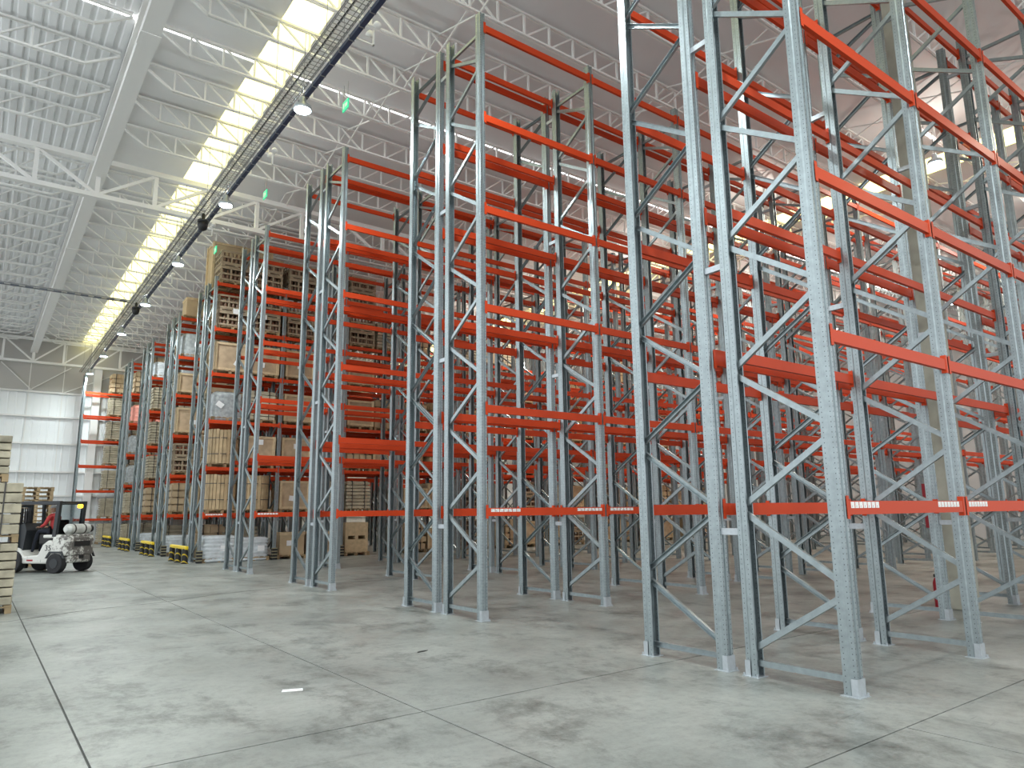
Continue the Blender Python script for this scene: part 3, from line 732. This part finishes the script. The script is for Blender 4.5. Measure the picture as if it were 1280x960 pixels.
R4c = [[('carton_pair', None), None], [('layers', None), None], [('boxes', None), ('crate', None)], [('crate', None), ('boxes', None)], [('crate_low', None), None], [('cages', None), ('layers', None)], [('cages', None), None]]
for lv, pair in enumerate(R4c):
    for s, e in enumerate(pair):
        if e: slot(4, 2, s, lv, *e)
rg = random.Random(21)
for bay in range(3, 11):
    for lv in range(0, 6):
        for s in (0, 1):
            if rg.random() < (0.85 if lv < 3 else 0.5): slot(4, bay, s, lv, rg.choice(('boxes', 'layers', 'crate', 'drum', 'grey_pack', 'cages', 'boxes', 'crate_low')))
slot(4, 0, 0, 6, 'tall_crate', None, True); slot(4, 0, 1, 6, 'tall_crate', None, True)
for lv in range(0, 6):
    slot(4, 0, 0, lv, ('boxes', 'crate', 'boxes', 'layers', 'crate', 'boxes')[lv], None, True)
    slot(4, 0, 1, lv, ('layers', 'boxes', 'crate', 'boxes', 'grey_pack', 'layers')[lv], None, True)
R5 = ['bundle', 'boxes', 'cages', 'crate', 'crate_low', 'grey_pack', 'carton']
R6 = ['bundle', 'boxes', 'layers', 'layers', 'layers', 'bundle', None]
R7 = ['layers', 'layers', 'grey_pack', 'grey_pack', 'pink_pack', 'boxes', None]
for k, R in ((5, R5), (6, R6), (7, R7)):
    for lv, kd in enumerate(R):
        if kd:
            slot(k, 0, 0, lv, kd, (0.1, 0.6, 0) if kd in ('grey_pack', 'crate') else None); slot(k, 0, 1, lv, kd)
        if lv < 6: slot(k, 0, 0, lv, 'boxes' if lv % 2 else 'layers', None, True)
RL = ['layers', 'layers', 'layers', 'layers', 'layers', 'layers', 'boxes']
for lv, kd in enumerate(RL):
    for s, x in enumerate((XLR+1.98, XLR+BAY+0.73, XLR+BAY+1.98)):
        goods(kd, x, YL+D/2, 0.0 if lv == 0 else LAST[lv-1]+0.067, f'{LV[lv]}, {("left", "middle", "right")[s]}, row by the end wall')

# ------------------------------------------------------------------ rack end guards and post protectors
gr = MB().box(-0.06, 0.06, -1.25, 1.25, 0.50, 0.62)
ME_RAIL = gr.mesh('rail', 'yellow')
ME_BOL = MB().lathe([(0.13, 0), (0.13, 0.03), (0.105, 0.05), (0.105, 0.5), (0.08, 0.53)], 14).mesh('bollard', 'chevron')
ME_PROT = MB().lathe([(0.11, 0), (0.11, 0.42), (0.09, 0.46)], 14).mesh('sleeve', 'ringed')
for k in (4, 5, 6, 7):
    t = thing('end_guard', f'yellow rail guard on striped bollards at the end of the {RANK[k]} rack', 'guard', (-0.42, k*PITCH_Y+1.22, 0), 0, 'yellow rack end guards')
    bevel(put('rail', ME_RAIL, t), 0.03)
    for y in (-1.05, 0.0, 1.05): put('bollard', ME_BOL, t, (0, y, 0))
    for i in range(3 if k == 4 else 1):
        p = put('post_protector', MB().add(*(lambda q: (q.v, q.f))(MB().prism([(-0.10, -0.10), (0.10, -0.10), (0.10, 0.03), (0.09, 0.03), (0.09, -0.09), (-0.09, -0.09), (-0.09, 0.03), (-0.10, 0.03)], 'z', 0.01, 0.45))).mesh('post_protector', 'ringed'), None, (i*BAY, k*PITCH_Y-0.03, 0))
        tag(p, f'black ringed post protector on {("first", "second", "third")[i]} post of the {RANK[k]} rack', 'protector', 'ringed post protectors')

# ------------------------------------------------------------------ stack at the left edge
def strapped_stack(x0, x1, y0, y1, z, nl, lh, label, cols=2):
    t = thing('timber_stack', label, 'stack', ((x0+x1)/2, (y0+y1)/2, z), 0, 'strapped timber stacks at the left edge')
    wx, wy = x1-x0, y1-y0
    put('pallet', pallet_mesh(wx, wy), t)
    rg_ = random.Random(int(z*100)+5); zz = Zp
    for i in range(nl):
        for c in range(cols):
            w_ = wx/cols; j = rg_.uniform(-0.015, 0.015)
            bevel(put('carton', MB().box(-wx/2+c*w_+0.006, -wx/2+(c+1)*w_-0.006, -wy/2+j, wy/2+j, zz+0.006, zz+lh-0.016).mesh('carton', 'oldwood'), t), 0.012, 1)
        zz += lh
    st = MB()
    for x in (-wx*0.3, wx*0.3): st.box(x-0.012, x+0.012, -wy/2-0.022, wy/2+0.022, Zp, zz+0.004)
    put('strap', st.mesh('strap', 'strap'), t)
    return zz+z
top = strapped_stack(-7.35, -5.92, 12.45, 13.6, 0.0, 7, 0.158, 'lowest tier of the timber stack on the floor, cut by the left edge')
top = strapped_stack(-7.35, -5.93, 12.45, 13.6, top+0.004, 5, 0.19, 'middle tier of the timber stack, on a dark pallet, cut by left edge')
top = strapped_stack(-7.6, -6.18, 12.5, 13.6, top+0.004, 5, 0.145, 'topmost narrower tier of the timber stack, cut by left edge')

# empty pallets behind the forklift
ME_PAL2 = pallet_mesh(0.95, 1.15)
PZ = 0.146
for i in range(19):
    lab = {18: 'empty wooden pallet topmost on the stack behind the forklift', 17: 'empty wooden pallet second from top behind the forklift', 16: 'empty wooden pallet third from top behind the forklift'}.get(i, 'empty wooden pallet low in the stack behind the forklift')
    o = put('wooden_pallet', ME_PAL2, None, (-4.88+random.uniform(-.02, .02), 27.5+random.uniform(-.02, .02), i*PZ), random.uniform(-0.03, 0.03)); tag(o, lab, 'pallet', 'empty pallets stacked behind the forklift')

# ------------------------------------------------------------------ forklift (local +X forward)
FA = math.radians(130)
fk = thing('forklift', 'white scuffed counterbalance forklift with dark cab and gas bottle', 'forklift', (-4.46, 23.55, 0), FA)
def fpart(name, mb, material, parent=fk, bev=0.0, smooth=False, **kw):
    o = put(name, mb.mesh(name, material, smooth), parent, **kw)
    if bev: bevel(o, bev, 3)
    return o
body = MB().prism([(-0.55, 0.28), (-0.55, 0.95), (-0.25, 1.0), (-0.05, 0.86), (0.1, 0.55), (0.62, 0.50), (0.80, 0.72), (1.05, 0.80), (1.20, 0.70), (1.20, 0.52), (0.72, 0.28)], 'y', -0.53, 0.53)
fpart('chassis', body, 'fork_white', bev=0.05)
cw = MB().prism([(-1.02, -0.42), (-0.92, -0.56), (-0.45, -0.58), (-0.45, 0.58), (-0.92, 0.56), (-1.02, 0.42)], 'z', 0.52, 1.10).prism([(-1.0, -0.38), (-0.93, -0.46), (-0.80, -0.46), (-0.80, 0.46), (-0.93, 0.46), (-1.0, 0.38)], 'z', 0.30, 0.54)
c_ = fpart('counterweight', cw, 'fork_white', bev=0.06)
fpart('vent', MB().box(-1.035, -1.0, -0.30, 0.30, 0.80, 0.96), 'black', c_)
fpart('tow_hitch', MB().box(-1.05, -0.98, -0.07, 0.07, 0.42, 0.52), 'black', c_)
fpart('hood', MB().box(-0.95, 0.0, -0.50, 0.50, 1.06, 1.16), 'fork_white', bev=0.04)
for x, r, wv, yy_ in ((-0.62, 0.30, 0.22, 0.50), (0.98, 0.34, 0.24, 0.50)):
    for s in (-1, 1):
        wl = fpart('wheel', MB().cyl((x, s*yy_-wv/2, r), (x, s*yy_+wv/2, r), r, 24), 'rubber', bev=0.03)
        fpart('hub', MB().cyl((x, s*(yy_+wv/2)-0.01, r), (x, s*(yy_+wv/2)+0.012, r), r*0.5, 16), 'fork_dark', wl)
for s in (-1, 1):
    fpart('wheel_arch', MB().prism([(-0.98, 0.45), (-0.86, 0.66), (-0.4, 0.66), (-0.26, 0.45), (-0.32, 0.45), (-0.44, 0.61), (-0.82, 0.61), (-0.92, 0.45)], 'y', s*0.585-0.02, s*0.585+0.02), 'fork_dark')
    fpart('front_pillar', MB().bar((0.98, s*0.48, 0.70), (1.08, s*0.48, 2.12), 0.08, 0.08), 'fork_dark')
    fpart('rear_pillar', MB().bar((-0.44, s*0.48, 1.10), (-0.50, s*0.48, 2.14), 0.12, 0.10), 'fork_dark')
    fpart('side_rail', MB().box(-0.56, 1.14, s*0.48-0.05, s*0.48+0.05, 2.10, 2.20), 'fork_dark')
for i in range(10): fpart('roof_bar', MB().box(-0.55+i*0.178, -0.48+i*0.178, -0.46, 0.46, 2.12, 2.19), 'fork_dark')
fpart('cab_cowl', MB().prism([(0.78, 0.62), (0.70, 1.30), (0.80, 1.52), (1.04, 1.46), (1.04, 0.62)], 'y', -0.44, 0.44), 'fork_dark')
fpart('rear_screen', MB().box(-0.485, -0.475, -0.43, 0.43, 1.18, 2.10), 'glass')
seat = fpart('seat', MB().box(-0.20, 0.40, -0.25, 0.25, 0.86, 1.17).box(-0.22, -0.10, -0.25, 0.25, 1.15, 1.62), 'black', bev=0.04)
stw = put('steering_wheel', None, fk, (0.62, 0.0, 1.34), rot=(0, -0.55, 0))
sw = MB(); n = 18
for i in range(n):
    a, b = 2*math.pi*i/n, 2*math.pi*(i+1)/n
    sw.cyl((0.16*math.cos(a), 0.16*math.sin(a), 0), (0.16*math.cos(b), 0.16*math.sin(b), 0), 0.014, 6)
sw.bar((-0.16, 0, 0), (0.16, 0, 0), 0.02, 0.02, (0, 1, 0)).cyl((0, 0, 0), (0, 0, -0.35), 0.02, 8)
put('rim', sw.mesh('rim', 'black'), stw)
tank = fpart('gas_bottle', MB().cyl((-0.78, -0.40, 1.33), (-0.78, 0.36, 1.33), 0.155, 18).cyl((-0.78, 0.36, 1.33), (-0.78, 0.44, 1.33), 0.155, 18, 0.09).cyl((-0.78, -0.40, 1.33), (-0.78, -0.47, 1.33), 0.155, 18, 0.10), 'gas', smooth=False)
for y in (-0.2, 0.2): fpart('bottle_strap', MB().cyl((-0.78, y-0.025, 1.33), (-0.78, y+0.025, 1.33), 0.162, 18), 'strap', tank)
fpart('bottle_collar', MB().cyl((-0.78, -0.55, 1.33), (-0.78, -0.46, 1.33), 0.11, 14), 'black', tank)
fpart('beacon', MB().lathe([(0.06, 0), (0.085, -0.03), (0.085, -0.10), (0.05, -0.13)], 12, (-0.72, -0.10, 2.10)), 'amber', smooth=True)
mast = put('mast', None, fk, (1.42, 0, 0))
for s in (-1, 1):
    fpart('mast_channel', MB().box(-0.07, 0.07, s*0.30-0.05, s*0.30+0.05, 0.08, 2.10), 'fork_dark', mast)
    fpart('fork', MB().box(0.12, 1.2, s*0.24-0.05, s*0.24+0.05, 0.10, 0.14).box(0.12, 0.16, s*0.24-0.05, s*0.24+0.05, 0.10, 0.62), 'fork_dark', mast)
    fpart('lift_cylinder', MB().cyl((-0.02, s*0.16, 0.1), (-0.02, s*0.16, 1.9), 0.04, 10), 'fork_dark', mast)
for y in (-0.2, -0.12, -0.05, 0.04, 0.11, 0.2): fpart('hose', MB().cyl((-0.09, y, 0.5), (-0.05-abs(y)*0.3, y*0.8, 2.0), 0.022, 6), 'black', mast)
for z in (0.3, 0.75, 1.0, 1.45, 2.02): fpart('mast_tie', MB().box(-0.05, 0.05, -0.30, 0.30, z, z+0.08), 'fork_dark', mast)
fpart('side_stripe', MB().box(0.25, 0.48, 0.531, 0.535, 0.36, 0.41), 'fire_red')
# fleet number on the left flank
fc = bpy.data.curves.new('fleet_number', 'FONT'); fc.body = '35'; fc.size = 0.24; fc.extrude = 0.003; fc.align_x = 'CENTER'
fc.materials.append(M['black'])
tmp = bpy.data.objects.new('fleet_number_curve', fc); C.objects.link(tmp); bpy.context.view_layer.update()
fme = bpy.data.meshes.new_from_object(tmp.evaluated_get(bpy.context.evaluated_depsgraph_get())); bpy.data.objects.remove(tmp)
fo = put('fleet_number', fme, fk)
fo.location = (-0.28, 0.534, 0.68); fo.rotation_euler = (math.pi/2, 0, math.pi)

# ------------------------------------------------------------------ driver
def skin_body(name, pts, edges_, material, parent, sub=2):
    me = bpy.data.meshes.new(name); me.from_pydata([p[0] for p in pts], edges_, []); me.materials.append(M[material])
    o = put(name, me, parent); sk = o.modifiers.new('skin', 'SKIN'); sk.use_smooth_shade = True
    for i, p in enumerate(pts):
        rr = p[1] if isinstance(p[1], tuple) else (p[1], p[1]); me.skin_vertices[0].data[i].radius = rr
    me.skin_vertices[0].data[0].use_root = True
    ss = o.modifiers.new('sub', 'SUBSURF'); ss.levels = sub; ss.render_levels = sub
    return o
pd = thing('person', 'person in red jacket and cap seated in the forklift, hands on the wheel', 'person', (-4.46+0.32*math.cos(FA), 23.55+0.32*math.sin(FA), 0), FA)
torso = [((-0.22, 0, 1.29), (0.14, 0.17)), ((-0.24, 0, 1.45), (0.13, 0.16)), ((-0.22, 0, 1.62), (0.13, 0.18)), ((-0.18, 0, 1.74), (0.10, 0.13)), ((-0.15, 0, 1.82), 0.055),
         ((-0.19, 0.19, 1.70), 0.075), ((-0.10, 0.25, 1.47), 0.055), ((0.14, 0.16, 1.40), 0.042), ((-0.19, -0.19, 1.70), 0.075), ((-0.10, -0.25, 1.47), 0.055), ((0.14, -0.16, 1.40), 0.042)]
skin_body('jacket', torso, [(0, 1), (1, 2), (2, 3), (3, 4), (3, 5), (5, 6), (6, 7), (3, 8), (8, 9), (9, 10)], 'jacket', pd)
legs = [((-0.22, 0, 1.27), (0.13, 0.16)), ((-0.15, 0.10, 1.27), 0.095), ((0.22, 0.14, 1.27), 0.07), ((0.36, 0.14, 0.86), 0.055), ((0.38, 0.14, 0.66), 0.045), ((0.50, 0.14, 0.61), 0.04),
        ((-0.15, -0.10, 1.27), 0.095), ((0.22, -0.14, 1.27), 0.07), ((0.36, -0.14, 0.86), 0.055), ((0.38, -0.14, 0.66), 0.045), ((0.50, -0.14, 0.61), 0.04)]
skin_body('trousers', legs, [(0, 1), (1, 2), (2, 3), (3, 4), (4, 5), (0, 6), (6, 7), (7, 8), (8, 9), (9, 10)], 'trousers', pd)
head = MB().lathe([(0.02, -0.12), (0.055, -0.11), (0.075, -0.05), (0.083, 0.02), (0.08, 0.07), (0.055, 0.11), (0.02, 0.125)], 14, (-0.12, 0, 1.96))
head.box(-0.045, -0.020, -0.012, 0.012, 1.93, 1.965).box(-0.14, -0.11, 0.078, 0.094, 1.92, 1.98).box(-0.14, -0.11, -0.094, -0.078, 1.92, 1.98)
put('head', head.mesh('head', 'skin', True), pd)
put('cap', MB().lathe([(0.088, 0.03), (0.09, 0.06), (0.07, 0.11), (0.02, 0.135)], 14, (-0.12, 0, 1.96)).box(-0.06, 0.03, -0.06, 0.06, 1.99, 2.0).mesh('cap', 'cap', True), pd)
for s in (-1, 1):
    hnd = [((0.16, s*0.16, 1.395), 0.032), ((0.225, s*0.155, 1.40), (0.036, 0.02))]; ed = [(0, 1)]
    for f in range(4):
        b0 = len(hnd); y = s*0.155+(f-1.5)*0.018
        hnd += [((0.265, y, 1.405), 0.009), ((0.285, y, 1.385), 0.008), ((0.27, y, 1.365), 0.007)]; ed += [(1, b0), (b0, b0+1), (b0+1, b0+2)]
    b0 = len(hnd); hnd += [((0.215, s*0.115, 1.39), 0.010), ((0.245, s*0.105, 1.375), 0.008)]; ed += [(0, b0), (b0, b0+1)]
    skin_body('hand', hnd, ed, 'skin', pd, 1)

# ------------------------------------------------------------------ small things on the floor
sc_ = put('paper_scrap', MB().prism([(-0.10, -0.045), (0.10, -0.05), (0.10, 0.045), (-0.09, 0.05)], 'z', 0.001, 0.003).mesh('paper_scrap', 'paper'), None, (-3.96, 3.56, 0), -0.35)
tag(sc_, 'small white slip of paper lying on the open floor', 'paper')
cs = put('floor_scrap', MB().prism([(-0.09, -0.02), (0.02, -0.03), (0.1, 0.0), (0.03, 0.03), (-0.05, 0.02)], 'z', 0.001, 0.006).mesh('floor_scrap', 'black'), None, (-2.0, 4.45, 0), 0.2)
tag(cs, 'dark scrap lying on the floor before the second rack', 'scrap')
